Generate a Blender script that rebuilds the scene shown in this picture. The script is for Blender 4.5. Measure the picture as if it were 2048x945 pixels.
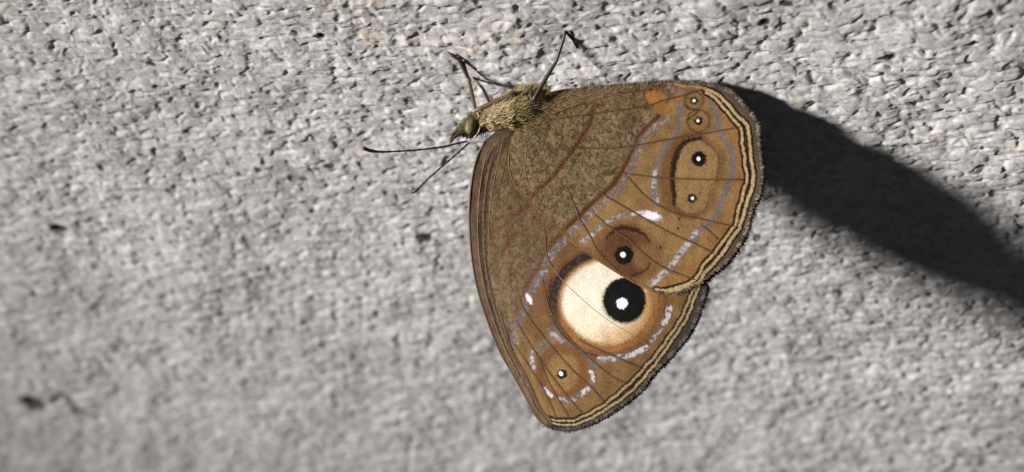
import bpy, math, time
import numpy as np
from mathutils import Matrix, Vector
T0 = time.time()
for o in list(bpy.data.objects): bpy.data.objects.remove(o)
scene = bpy.context.scene
COL = scene.collection
rng = np.random.default_rng(11)

# ------------------------------------------------------------------ frames
# Everything is measured in millimetres in the frame of the closed wings
# (x along the body, y across the wing, z out of the wing face); the wall plane
# meets that plane at an angle of 55 degrees along a slightly tilted line.
K = 0.04            # millimetres per traced unit
D = 130.0           # camera distance from the wing face, mm
TILT = math.radians(55)
def tr(x, y, z=0.0):            # traced unit -> mm in the wing frame at depth z
    s = (D - z) / D
    return np.array([(x - 1024) * K * s, -(y - 472.5) * K * s, z])
h0, h1 = tr(900, 84), tr(1475, 177)
U = (h1 - h0) / np.linalg.norm(h1 - h0)
Vd = np.array([U[1], -U[0], 0.0]);  Vd = Vd if Vd[1] < 0 else -Vd
DN = math.cos(TILT) * Vd + math.sin(TILT) * np.array([0, 0, -1.0])
N = np.cross(U, DN);  N = N / np.linalg.norm(N);  N = N if N[2] > 0 else -N
H0 = tr(1180, 84 + (1180 - 900) * 93 / 575) - N * 0.28       # wall origin, mm
AX = np.stack([U, -N, -DN])      # rows: world X (along), Y (into the wall), Z (up the wall)
def w(p):                        # wing frame mm -> world metres
    return (np.asarray(p, float) - H0) @ AX.T * 0.001
RW = Matrix(AX.tolist())         # rotation wing frame -> world

# ------------------------------------------------------------------ camera, world, lamp
cam = bpy.data.cameras.new('camera'); camo = bpy.data.objects.new('camera', cam); COL.objects.link(camo)
camo.matrix_world = Matrix.Translation(Vector(w((0, 0, D)))) @ RW.to_4x4()
cam.sensor_width = 36; cam.lens = 36 * D / (2048 * K)
cam.clip_start = 0.005; cam.clip_end = 20
cam.dof.use_dof = True; cam.dof.focus_distance = (D + 0.3) * 0.001; cam.dof.aperture_fstop = 27
scene.camera = camo
wd = bpy.data.worlds.new('World'); scene.world = wd; wd.use_nodes = True
wd.node_tree.nodes['Background'].inputs[0].default_value = (0.9, 0.95, 1.0, 1)
wd.node_tree.nodes['Background'].inputs[1].default_value = 0.045
ld = bpy.data.lights.new('torch', 'SPOT'); lo = bpy.data.objects.new('torch', ld); COL.objects.link(lo)
LP = np.array([-454.5, -13.7, 207.9])
lo.location = w(LP)
AIM = np.array([114.4, -200.0, 92.5])
dv = Vector(w(AIM) - w(LP)); lo.rotation_euler = dv.to_track_quat('-Z', 'Y').to_euler()
ld.energy = 46; ld.shadow_soft_size = 0.042; ld.spot_size = math.radians(75); ld.spot_blend = 1.0
ld.color = (1.0, 0.965, 0.93)
vs = scene.view_settings
vs.view_transform = 'Standard'; vs.look = 'None'; vs.exposure = 0; vs.gamma = 1; vs.use_curve_mapping = False

# ------------------------------------------------------------------ helpers
def lin(c):
    c = np.asarray(c, float) / 255
    return np.where(c <= 0.04045, c / 12.92, ((c + 0.055) / 1.055) ** 2.4)
PERM = np.random.default_rng(5).permutation(65536).astype(np.int64)
def hsh(ix, iy, s): return PERM[(PERM[(ix + s * 1013) & 65535] + iy) & 65535]
def noise(x, y, s=0):            # gradient noise about -1..1
    x = np.asarray(x, float); y = np.asarray(y, float)
    ix = np.floor(x).astype(np.int64); iy = np.floor(y).astype(np.int64)
    fx = x - ix; fy = y - iy
    u = fx * fx * fx * (fx * (fx * 6 - 15) + 10); v = fy * fy * fy * (fy * (fy * 6 - 15) + 10)
    def g(a, b):
        an = hsh(ix + a, iy + b, s) * (2 * np.pi / 65536)
        return np.cos(an) * (fx - a) + np.sin(an) * (fy - b)
    return 1.5 * ((g(0, 0) * (1 - u) + g(1, 0) * u) * (1 - v) + (g(0, 1) * (1 - u) + g(1, 1) * u) * v)
def cells(x, y, s=0):            # F1 distance of jittered cells + id
    ix = np.floor(x).astype(np.int64); iy = np.floor(y).astype(np.int64)
    best = np.full(x.shape, 9.0); second = best.copy(); bid = np.zeros(x.shape)
    for a in (-1, 0, 1):
        for b in (-1, 0, 1):
            h = hsh(ix + a, iy + b, s)
            px = ix + a + (h & 255) / 255.0; py = iy + b + ((h >> 8) & 255) / 255.0
            d = np.hypot(px - x, py - y)
            m = d < best
            second = np.where(m, best, np.minimum(second, d))
            bid = np.where(m, ((h * 7919) & 1023) / 1023.0, bid); best = np.where(m, d, best)
    return best, second, bid
def sst(e0, e1, x): t = np.clip((x - e0) / (e1 - e0), 0, 1); return t * t * (3 - 2 * t)
def curve(pts, n=8, closed=False):   # Catmull-Rom resample
    P = np.asarray(pts, float); out = []
    m = len(P)
    rngi = range(m if closed else m - 1)
    for i in rngi:
        if closed: a, b, c, d = P[(i - 1) % m], P[i], P[(i + 1) % m], P[(i + 2) % m]
        else: a, b, c, d = P[max(i - 1, 0)], P[i], P[i + 1], P[min(i + 2, m - 1)]
        t = np.linspace(0, 1, n, endpoint=False)[:, None]
        out.append(0.5 * (2 * b + (c - a) * t + (2 * a - 5 * b + 4 * c - d) * t ** 2 + (3 * b - a - 3 * c + d) * t ** 3))
    if not closed: out.append(P[-1:])
    return np.concatenate(out)
def dline(X, Y, pts, maxd=60, smooth=True, closed=False):    # distance and arc parameter to a smooth polyline
    C = curve(pts, 6, closed) if smooth else np.asarray(pts, float)
    if closed: C = np.vstack([C, C[:1]])
    dist = np.full(X.shape, 1e3); par = np.zeros(X.shape)
    m = (X > C[:, 0].min() - maxd) & (X < C[:, 0].max() + maxd) & (Y > C[:, 1].min() - maxd) & (Y < C[:, 1].max() + maxd)
    x = X[m]; y = Y[m]; bd = np.full(x.shape, 1e6); bp = np.zeros(x.shape); n = len(C) - 1
    for i in range(n):
        a = C[i]; e = C[i + 1] - a; L = e @ e
        if L < 1e-9: continue
        t = np.clip(((x - a[0]) * e[0] + (y - a[1]) * e[1]) / L, 0, 1)
        d = (x - a[0] - t * e[0]) ** 2 + (y - a[1] - t * e[1]) ** 2
        k = d < bd; bd = np.where(k, d, bd); bp = np.where(k, (i + t) / n, bp)
    dist[m] = np.sqrt(bd); par[m] = bp
    return dist, par
def inside(X, Y, C):
    r = np.zeros(X.shape, bool); n = len(C)
    for i in range(n):
        a = C[i]; b = C[(i + 1) % n]
        if a[1] == b[1]: continue
        r ^= ((a[1] > Y) != (b[1] > Y)) & (X < (b[0] - a[0]) * (Y - a[1]) / (b[1] - a[1]) + a[0])
    return r
def sdf(X, Y, C): # negative inside
    d, _ = dline(X, Y, np.vstack([C, C[:1]]), 200, smooth=False)
    return np.where(inside(X, Y, C), -d, d)

def mesh_from(name, V, F, mat, parent=None, smooth=True, cols=None, extra=None):
    me = bpy.data.meshes.new(name)
    V = np.ascontiguousarray(V, dtype=np.float32); F = np.ascontiguousarray(F, dtype=np.int32)
    nf, k = F.shape
    me.vertices.add(len(V)); me.vertices.foreach_set('co', V.ravel())
    me.loops.add(nf * k); me.loops.foreach_set('vertex_index', F.ravel())
    me.polygons.add(nf); me.polygons.foreach_set('loop_start', np.arange(0, nf * k, k, dtype=np.int32))
    me.polygons.foreach_set('loop_total', np.full(nf, k, np.int32))
    me.polygons.foreach_set('use_smooth', np.full(nf, smooth))
    if cols is not None:
        a = me.attributes.new('tint', 'FLOAT_COLOR', 'POINT')
        a.data.foreach_set('color', np.c_[cols, np.ones(len(cols))].astype(np.float32).ravel())
    for nm, val in (extra or {}).items():
        a = me.attributes.new(nm, 'FLOAT', 'POINT'); a.data.foreach_set('value', np.asarray(val, np.float32))
    me.update(calc_edges=True); me.materials.append(mat)
    o = bpy.data.objects.new(name, me); COL.objects.link(o)
    if parent is not None: o.parent = parent
    return o

def mat(name, build):
    m = bpy.data.materials.new(name); m.use_nodes = True
    nt = m.node_tree; b = nt.nodes['Principled BSDF']
    build(nt, b); return m
def nd(nt, t, **kw):
    n = nt.nodes.new(t)
    for k, v in kw.items(): setattr(n, k, v)
    return n
def mixc(nt, blend, fac, a, b):
    n = nd(nt, 'ShaderNodeMix', data_type='RGBA', blend_type=blend)
    for sock, v in ((n.inputs[0], fac), (n.inputs[6], a), (n.inputs[7], b)):
        if hasattr(v, 'links'): nt.links.new(v, sock)
        else: sock.default_value = v
    return n.outputs[2]
def noise_node(nt, scale, detail=3, rough=0.6, stretch=None, dist=0.0, rot=(0, 0, 0)):
    tc = nd(nt, 'ShaderNodeTexCoord'); mp = nd(nt, 'ShaderNodeMapping')
    nt.links.new(tc.outputs['Object'], mp.inputs[0])
    mp.inputs['Rotation'].default_value = rot
    mp.inputs['Scale'].default_value = stretch or (1, 1, 1)
    n = nd(nt, 'ShaderNodeTexNoise'); nt.links.new(mp.outputs[0], n.inputs['Vector'])
    n.inputs['Scale'].default_value = scale; n.inputs['Detail'].default_value = detail
    n.inputs['Roughness'].default_value = rough; n.inputs['Distortion'].default_value = dist
    return n.outputs['Fac']
def ramp(nt, f, stops):
    r = nd(nt, 'ShaderNodeValToRGB'); nt.links.new(f, r.inputs[0])
    el = r.color_ramp.elements
    while len(el) < len(stops): el.new(0.5)
    for e, (p, c) in zip(el, stops): e.position = p; e.color = (*c, 1) if len(c) == 3 else c
    return r.outputs[0]
def bump(nt, b, f, strength, dist):
    n = nd(nt, 'ShaderNodeBump'); n.inputs['Strength'].default_value = strength; n.inputs['Distance'].default_value = dist
    nt.links.new(f, n.inputs['Height']); nt.links.new(n.outputs[0], b.inputs['Normal'])
def attr(nt, nm): return nd(nt, 'ShaderNodeAttribute', attribute_name=nm)

# ------------------------------------------------------------------ wall
def wall_px(px, py):             # traced point -> (X, Z) mm on the wall plane
    o = np.array([0, 0, D]); r = tr(px, py) - o
    q = o + r * (((H0 - o) @ N) / (r @ N)); q = q - H0
    return q @ U, -(q @ DN)
PITS = [(118, 466, 1.0, .95, 20, .34), (850, 480, .9, .8, 15, .26), (641, 79, .36, .42, 10, .25),
        (68, 812, 1.5, 2.0, 20, .5), (1945, 92, .6, .25, 30, .1), (1775, 118, .8, .3, 20, .12),
        (660, 335, .5, .5, 0, .12), (606, 365, .4, .35, 0, .1), (540, 268, .7, .3, 15, .12), (300, 135, .5, .35, 0, .1),
        (1573, 17, .6, .5, 30, .14), (1530, 50, .5, .4, 0, .12)]
CRACK = [wall_px(*p) for p in ((108, 808), (130, 800), (150, 820), (172, 832), (192, 838))]
RIDGE = [wall_px(*p) for p in ((1730, 284), (1800, 290), (1870, 284), (1960, 296), (2060, 296), (2200, 306))]
LEDGE = [[wall_px(*p) for p in q] for q in (
    ((640, -8), (700, 10), (760, 12), (800, 14)), ((735, 84), (770, 92), (810, 90)), ((815, 92), (850, 98), (905, 96), (945, 104), (990, 98)),
    ((690, 44), (745, 56), (770, 62)), ((960, 82), (1000, 62), (1030, 40)), ((1500, 235), (1560, 222), (1600, 214)))]
def wall_h(X, Z):
    wx = X + 0.35 * noise(X * .9, Z * .9, 31); wz = Z + 0.3 * noise(X * .9 + 7, Z * .9, 32)
    big = noise(X * .10, Z * .12, 1) * .32 + noise(X * .27, Z * .34, 2) * .15
    # rougher, lumpier coat high on the right, finer grain to the left and below
    coarse = np.clip(0.6 + 0.022 * (X + 6) + .018 * Z + .7 * noise(X * .12 + 3, Z * .14, 3), 0.3, 1)
    ab = lambda q: np.sqrt(q * q + .012) - .11
    b1 = ab(noise(wx * .36, wz * .8, 4)); b2 = ab(noise(wx * .78, wz * 1.55, 5)); b3 = ab(noise(wx * 1.9, wz * 2.9, 6))
    def domes(fx, fz, r, cut, seed):
        f1, f2, cid = cells(wx * fx, wz * fz, seed); f1 = f1 + .10 * noise(X * fx * 2.2, Z * fz * 2.2, seed + 40)
        return np.sqrt(np.clip(1.02 - (f1 / r) ** 2, 0, 1)) * (.35 + .65 * cid) * sst(cut, cut + .2, cid)
    lump = domes(.40, .82, .62, .25, 7); peb = domes(.68, 1.22, .58, .22, 17); grain = domes(1.5, 2.2, .56, .35, 8)
    far = sst(-8, -60, Z)
    trowel = noise(X * .16 + .05 * Z, wz * 1.15, 15) * sst(-25, 25, X + Z * .3)
    h = .10 * trowel + coarse * (.17 * b1 + .20 * lump) + (.125 + .06 * coarse + .03 * far) * peb + (.07 + .03 * far) * b2 + .045 * grain + .022 * b3 + .008 * noise(X * 3.6, Z * 4.6, 9)
    h = h - .19; h = big + .19 + np.where(h > .02, .02 + (h - .02) * .5, h)
    hole = sst(.28, .6, noise(wx * .9 + 40, wz * 1.4, 10)); h = h - .12 * hole - .025 * sst(.3, .6, noise(wx * 2.1 + 9, wz * 2.9, 11))
    dark = np.zeros_like(X)
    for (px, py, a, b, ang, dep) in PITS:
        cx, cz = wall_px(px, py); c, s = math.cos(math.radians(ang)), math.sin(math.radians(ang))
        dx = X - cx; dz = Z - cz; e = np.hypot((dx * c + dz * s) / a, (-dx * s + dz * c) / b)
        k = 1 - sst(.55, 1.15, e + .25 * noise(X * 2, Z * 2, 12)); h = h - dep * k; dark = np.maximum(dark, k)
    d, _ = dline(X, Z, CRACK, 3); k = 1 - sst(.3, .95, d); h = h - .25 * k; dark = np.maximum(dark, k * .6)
    warm = np.zeros_like(X)
    d, t = dline(X, Z, RIDGE, 4); k = np.exp(-(d / .42) ** 2); h = h + .16 * k; warm = np.maximum(warm, .55 * np.exp(-(d / .7) ** 2))
    for L in LEDGE:
        d, t = dline(X, Z, L, 4); k = np.exp(-(d / .55) ** 2); h = h + .20 * k * (.7 + .5 * noise(X * 1.3, Z * 1.3, 14)); warm = np.maximum(warm, .75 * np.exp(-(d / 1.0) ** 2))
    return h - .38, dark, warm, coarse
def wall_at(X, Z): return wall_h(np.array([float(X)]), np.array([float(Z)]))[0][0]

def graded(lo, hi, f):
    v = [0.0]
    while v[-1] < hi: v.append(v[-1] + f(v[-1]))
    u = [0.0]
    while u[-1] > lo: u.append(u[-1] - f(u[-1]))
    return np.array(u[:0:-1] + v)
gx = graded(-95, 95, lambda x: .105 + max(0, abs(x) - 44) * .012)
gz = graded(-165, 30, lambda z: .098 if -6 < z < 10 else (.098 + (-6 - z) * .0018 if z <= -6 else .098 + (z - 10) * .04))
GX, GZ = np.meshgrid(gx, gz)
hh, dark, warm, coarse = wall_h(GX.ravel(), GZ.ravel())
V = np.c_[GX.ravel(), -hh, GZ.ravel()] * .001
nx, nz = len(gx), len(gz)
i = (np.arange(nz - 1)[:, None] * nx + np.arange(nx - 1)[None, :]).ravel()
F = np.c_[i, i + 1, i + nx + 1, i + nx]
def wall_mat(nt, b):
    n1 = noise_node(nt, 140, 4, .6); n2 = noise_node(nt, 900, 4, .65); n3 = noise_node(nt, 2600, 4, .7); n4 = noise_node(nt, 45, 3, .6)
    c = ramp(nt, n1, [(.3, (.40, .392, .388)), (.7, (.48, .474, .470))])
    c = mixc(nt, 'MULTIPLY', .8, c, ramp(nt, n2, [(.3, (.72, .71, .70)), (.62, (1.12, 1.12, 1.12))]))
    c = mixc(nt, 'MULTIPLY', .55, c, ramp(nt, n3, [(.33, (.6, .59, .58)), (.6, (1.1, 1.1, 1.1))]))
    c = mixc(nt, 'MULTIPLY', 1.0, c, ramp(nt, n4, [(.3, (.86, .86, .87)), (.68, (1.08, 1.075, 1.07))]))
    # brownish weathering stains
    st = noise_node(nt, 420, 3, .55); sf = ramp(nt, st, [(.57, (0, 0, 0)), (.72, (1, 1, 1))])
    wm = attr(nt, 'warm').outputs['Fac']
    m1 = nd(nt, 'ShaderNodeMath', operation='MULTIPLY_ADD'); nt.links.new(wm, m1.inputs[0]); m1.inputs[1].default_value = 1.1; m1.inputs[2].default_value = .20
    m2 = nd(nt, 'ShaderNodeMath', operation='MULTIPLY'); nt.links.new(m1.outputs[0], m2.inputs[0]); nt.links.new(sf, m2.inputs[1])
    c = mixc(nt, 'MIX', m2.outputs[0], c, (.34, .25, .15, 1))
    wt = nd(nt, 'ShaderNodeMath', operation='MULTIPLY'); nt.links.new(wm, wt.inputs[0]); wt.inputs[1].default_value = .32
    c = mixc(nt, 'MIX', wt.outputs[0], c, (.56, .50, .43, 1))
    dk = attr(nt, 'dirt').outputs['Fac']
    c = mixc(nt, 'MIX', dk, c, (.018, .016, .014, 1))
    nt.links.new(c, b.inputs['Base Color']); b.inputs['Roughness'].default_value = .8
    b.inputs['Specular IOR Level'].default_value = .3
    bump(nt, b, n3, .35, .00010)
M_wall = mat('weathered_whitewashed_plaster', wall_mat)
wl = mesh_from('wall', V, F, M_wall, extra={'dirt': dark * .93, 'warm': warm})
wl['kind'] = 'structure'; wl['label'] = 'rough grey whitewashed concrete wall with grainy lumps and pits'
print('wall', nx * nz, round(time.time() - T0, 1))

# ------------------------------------------------------------------ butterfly materials
def wing_mat(nt, b):
    a = attr(nt, 'tint').outputs['Color']
    sq = noise_node(nt, 3000, 2, .5, (1, .8, 1), .9); fine = noise_node(nt, 6500, 3, .7); mid = noise_node(nt, 420, 3, .6)
    fz = attr(nt, 'fuzz').outputs['Fac']
    bw = nd(nt, 'ShaderNodeRGBToBW'); nt.links.new(a, bw.inputs[0])
    def fac(k):
        q = nd(nt, 'ShaderNodeMapRange'); nt.links.new(bw.outputs[0], q.inputs[0]); q.inputs[1].default_value = .3; q.inputs[2].default_value = .65; q.inputs[3].default_value = k; q.inputs[4].default_value = k * .25; return q.outputs[0]
    c1 = mixc(nt, 'MULTIPLY', fac(.8), a, ramp(nt, fine, [(.32, (.58, .56, .54)), (.62, (1.24, 1.23, 1.22))]))
    c1 = mixc(nt, 'MULTIPLY', fac(.5), c1, ramp(nt, mid, [(.3, (.75, .74, .72)), (.65, (1.15, 1.15, 1.15))]))
    s = ramp(nt, sq, [(.36, (.46, .44, .42)), (.5, (.95, .95, .95)), (.64, (1.5, 1.46, 1.4))])
    c1 = mixc(nt, 'MULTIPLY', fz, c1, s)
    nt.links.new(c1, b.inputs['Base Color'])
    gl = attr(nt, 'gloss').outputs['Fac']
    mr = nd(nt, 'ShaderNodeMapRange'); nt.links.new(gl, mr.inputs[0]); mr.inputs[3].default_value = .62; mr.inputs[4].default_value = .42
    nt.links.new(mr.outputs[0], b.inputs['Roughness'])
    b.inputs['Specular IOR Level'].default_value = .16
    ad = nd(nt, 'ShaderNodeMath', operation='MULTIPLY_ADD'); nt.links.new(sq, ad.inputs[0]); nt.links.new(fz, ad.inputs[1]); nt.links.new(fine, ad.inputs[2])
    bump(nt, b, ad.outputs[0], .5, .00006)
M_wing = mat('scaled_wing', wing_mat)
def tint_mat(rough, spec=.4, sc=3000, lo=.7):
    def f(nt, b):
        a = attr(nt, 'tint').outputs['Color']
        n = noise_node(nt, sc, 3, .6)
        c = mixc(nt, 'MULTIPLY', .8, a, ramp(nt, n, [(.3, (lo, lo, lo)), (.65, (1.15, 1.15, 1.15))]))
        nt.links.new(c, b.inputs['Base Color']); b.inputs['Roughness'].default_value = rough; b.inputs['Specular IOR Level'].default_value = spec
        bump(nt, b, n, .3, .00004)
    return f
M_hair = mat('scale_hair', tint_mat(.65, .3))
M_chitin = mat('chitin', tint_mat(.45, .4, 2500))
M_vein = mat('wing_vein', tint_mat(.55, .35, 2500))
def eye_mat(nt, b):
    n = noise_node(nt, 2600, 2, .5, (2.2, 1, 1), .4)
    nt.links.new(ramp(nt, n, [(.35, tuple(lin((66, 62, 34)))), (.65, tuple(lin((112, 106, 64))))]), b.inputs['Base Color'])
    b.inputs['Roughness'].default_value = .5; b.inputs['Specular IOR Level'].default_value = .25; bump(nt, b, n, .3, .00004)
M_eye = mat('compound_eye', eye_mat)

# ------------------------------------------------------------------ butterfly root
ORG = tr(1010, 100, 0) ; X0, Z0 = wall_px(1010, 100)
ORG = H0 + U * X0 - DN * Z0
root = bpy.data.objects.new('butterfly', None); COL.objects.link(root)
root.matrix_world = Matrix.Translation(Vector(w(ORG))) @ RW.to_4x4(); root.empty_display_size = .005
root['label'] = 'brown butterfly with closed wings and cream ringed eyespot clinging to the wall'; root['category'] = 'butterfly'
def loc(P): return (np.asarray(P, float) - ORG) * .001       # wing frame mm -> butterfly local metres
def trv(x, y, z):
    x = np.asarray(x, float); y = np.asarray(y, float); z = np.asarray(z, float) + 0 * x; s = (D - z) / D
    return np.c_[(x - 1024) * K * s, -(y - 472.5) * K * s, z]

# ------------------------------------------------------------------ wing outlines (traced units)
HW_OUT = curve([(1040, 250), (1062, 222), (1098, 186), (1173, 174), (1240, 170), (1324, 162), (1378, 165), (1427, 170), (1463, 184), (1484, 205), (1505, 231), (1516, 250), (1518, 276), (1522, 316),
    (1525, 351), (1521, 382), (1512, 404), (1501, 431), (1492, 467), (1476, 495), (1452, 526), (1426, 547), (1400, 568), (1380, 577), (1356, 587), (1330, 588), (1299, 582), (1276, 571),
    (1243, 553), (1220, 539), (1196, 523), (1171, 505), (1151, 491), (1130, 474), (1110, 450), (1090, 430), (1064, 407), (1042, 382), (1026, 365), (1018, 338), (1019, 308), (1023, 277)], 5, True)
FW_OUT = curve([(1000, 258), (1040, 255), (1090, 300), (1180, 400), (1300, 500), (1405, 560), (1409, 590), (1399, 616), (1393, 638), (1380, 664), (1362, 688), (1338, 716), (1311, 743), (1278, 784), (1242, 812),
    (1206, 835), (1170, 852), (1134, 860), (1106, 858), (1084, 848), (1065, 826), (1046, 789), (1022, 747), (994, 696), (967, 626), (950, 566), (941, 510), (937, 445), (937, 416), (940, 375), (946, 338), (955, 308), (968, 284), (985, 269)], 5, True)

def wavy(pts, amp, per, seed):
    C = curve(pts, 8); T = np.gradient(C, axis=0); T /= np.linalg.norm(T, axis=1)[:, None]; L = np.r_[0, np.cumsum(np.linalg.norm(np.diff(C, axis=0), axis=1))]
    return (C + np.c_[-T[:, 1], T[:, 0]] * (amp * (np.abs(np.sin(np.pi * L / per)) - .6) + .8 * amp * noise(L / 17, 0 * L, seed))[:, None])[::2]

HWV = [[(1110, 300), (1151, 296), (1210, 297), (1271, 291), (1369, 273), (1440, 262), (1482, 253)],
       [(1244, 346), (1324, 356), (1400, 359), (1488, 360)],
       [(1200, 352), (1247, 344)], [(1247, 344), (1262, 362), (1289, 391), (1320, 412), (1351, 427), (1410, 440), (1476, 455)],
       [(1196, 380), (1209, 391), (1271, 427), (1320, 455), (1351, 471), (1400, 492), (1428, 508)],
       [(1186, 425), (1215, 451), (1256, 478), (1281, 502), (1313, 527), (1338, 540), (1390, 560)],
       [(1134, 375), (1151, 416), (1160, 440), (1180, 472), (1194, 500), (1228, 536), (1249, 552), (1272, 566)],
       [(1198, 352), (1239, 335)], [(1066, 248), (1098, 231), (1218, 193), (1293, 180), (1326, 166)], [(1100, 240), (1191, 227), (1289, 213), (1330, 200), (1372, 190), (1400, 180)], [(1406, 452), (1436, 478)]]
FWV = [[(1033, 643), (1066, 698), (1096, 742), (1134, 792), (1168, 830)], [(1040, 600), (1061, 640), (1099, 688), (1142, 737), (1183, 775), (1211, 807)],
       [(1086, 560), (1096, 610), (1114, 645), (1162, 701), (1223, 752), (1257, 768)], [(1160, 680), (1185, 694), (1236, 716), (1286, 738)],
       [(1090, 457), (1093, 507), (1106, 535)],
       [(1000, 620), (1020, 691), (1053, 754), (1081, 818), (1090, 838)], [(1030, 690), (1083, 772), (1114, 838)], [(1071, 703), (1100, 770), (1140, 838)]]
class Paint:
    def __init__(s, X, Y, base):
        s.X, s.Y = X, Y; s.c = np.tile(lin(base), (len(X), 1)); s.gloss = np.zeros(len(X)); s.fuzz = np.zeros(len(X))
        s.jx = noise(X / 5, Y / 5, 41); s.jx2 = noise(X / 2.2, Y / 2.2, 42); s.lo = noise(X / 22, Y / 22, 43); s.lo2 = noise(X / 9, Y / 9, 44)
    def put(s, col, a): a = np.clip(a, 0, 1)[:, None]; s.c = s.c * (1 - a) + lin(col) * a
    def line(s, pts, wd, col, al=1.0, soft=1.5, jag=1.2, gloss=0, taper=None, broken=0, closed=False):
        d, t = dline(s.X, s.Y, pts, wd + 20, closed=closed)
        ww = wd / 2 * (1 if taper is None else taper(t))
        a = (1 - sst(ww - soft, ww + soft, d + jag * s.jx + .5 * jag * s.jx2)) * al
        if broken: a = a * sst(-.35, .05, s.lo2 + .6 * s.jx + (1 - broken))
        s.put(col, a); s.gloss = np.maximum(s.gloss, gloss * a); return d, t
    def blob(s, cx, cy, rx, ry, col, al=1.0, soft=2.0, jag=1.2, ang=0, gloss=0):
        c, q = math.cos(math.radians(ang)), math.sin(math.radians(ang))
        dx = s.X - cx; dy = s.Y - cy; r = min(rx, ry)
        e = (np.hypot((dx * c + dy * q) / rx, (-dx * q + dy * c) / ry) - 1) * r + jag * s.jx + .6 * jag * s.jx2
        a = (1 - sst(-soft, soft, e)) * al; s.put(col, a); s.gloss = np.maximum(s.gloss, gloss * a); return e
    def poly(s, pts, col, al=1.0, soft=2, jag=1.5):
        e = sdf(s.X, s.Y, curve(pts, 5, True)) + jag * s.jx; s.put(col, (1 - sst(-soft, soft, e)) * al); return e
    def lilac(s, pts, wd, bright=.5, al=.85, broken=.5):
        wd = wd + 2.5
        s.line(pts, wd, (122, 113, 120), al * .92, 2.6, 2.4, gloss=.5)
        d, t = dline(s.X, s.Y, pts, wd + 10)
        a = (1 - sst(wd / 2 - 2.5, wd / 2 + .5, d + 1.5 * s.jx)) * sst(-.05, .5, s.lo2 * 1.3 + .9 * s.jx2 + .4 * s.jx + (bright - .55) * 2)
        s.put((196, 190, 200), a * bright); s.gloss = np.maximum(s.gloss, a)  # pale flecks: highlights of the reflective scales put into the colour

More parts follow.
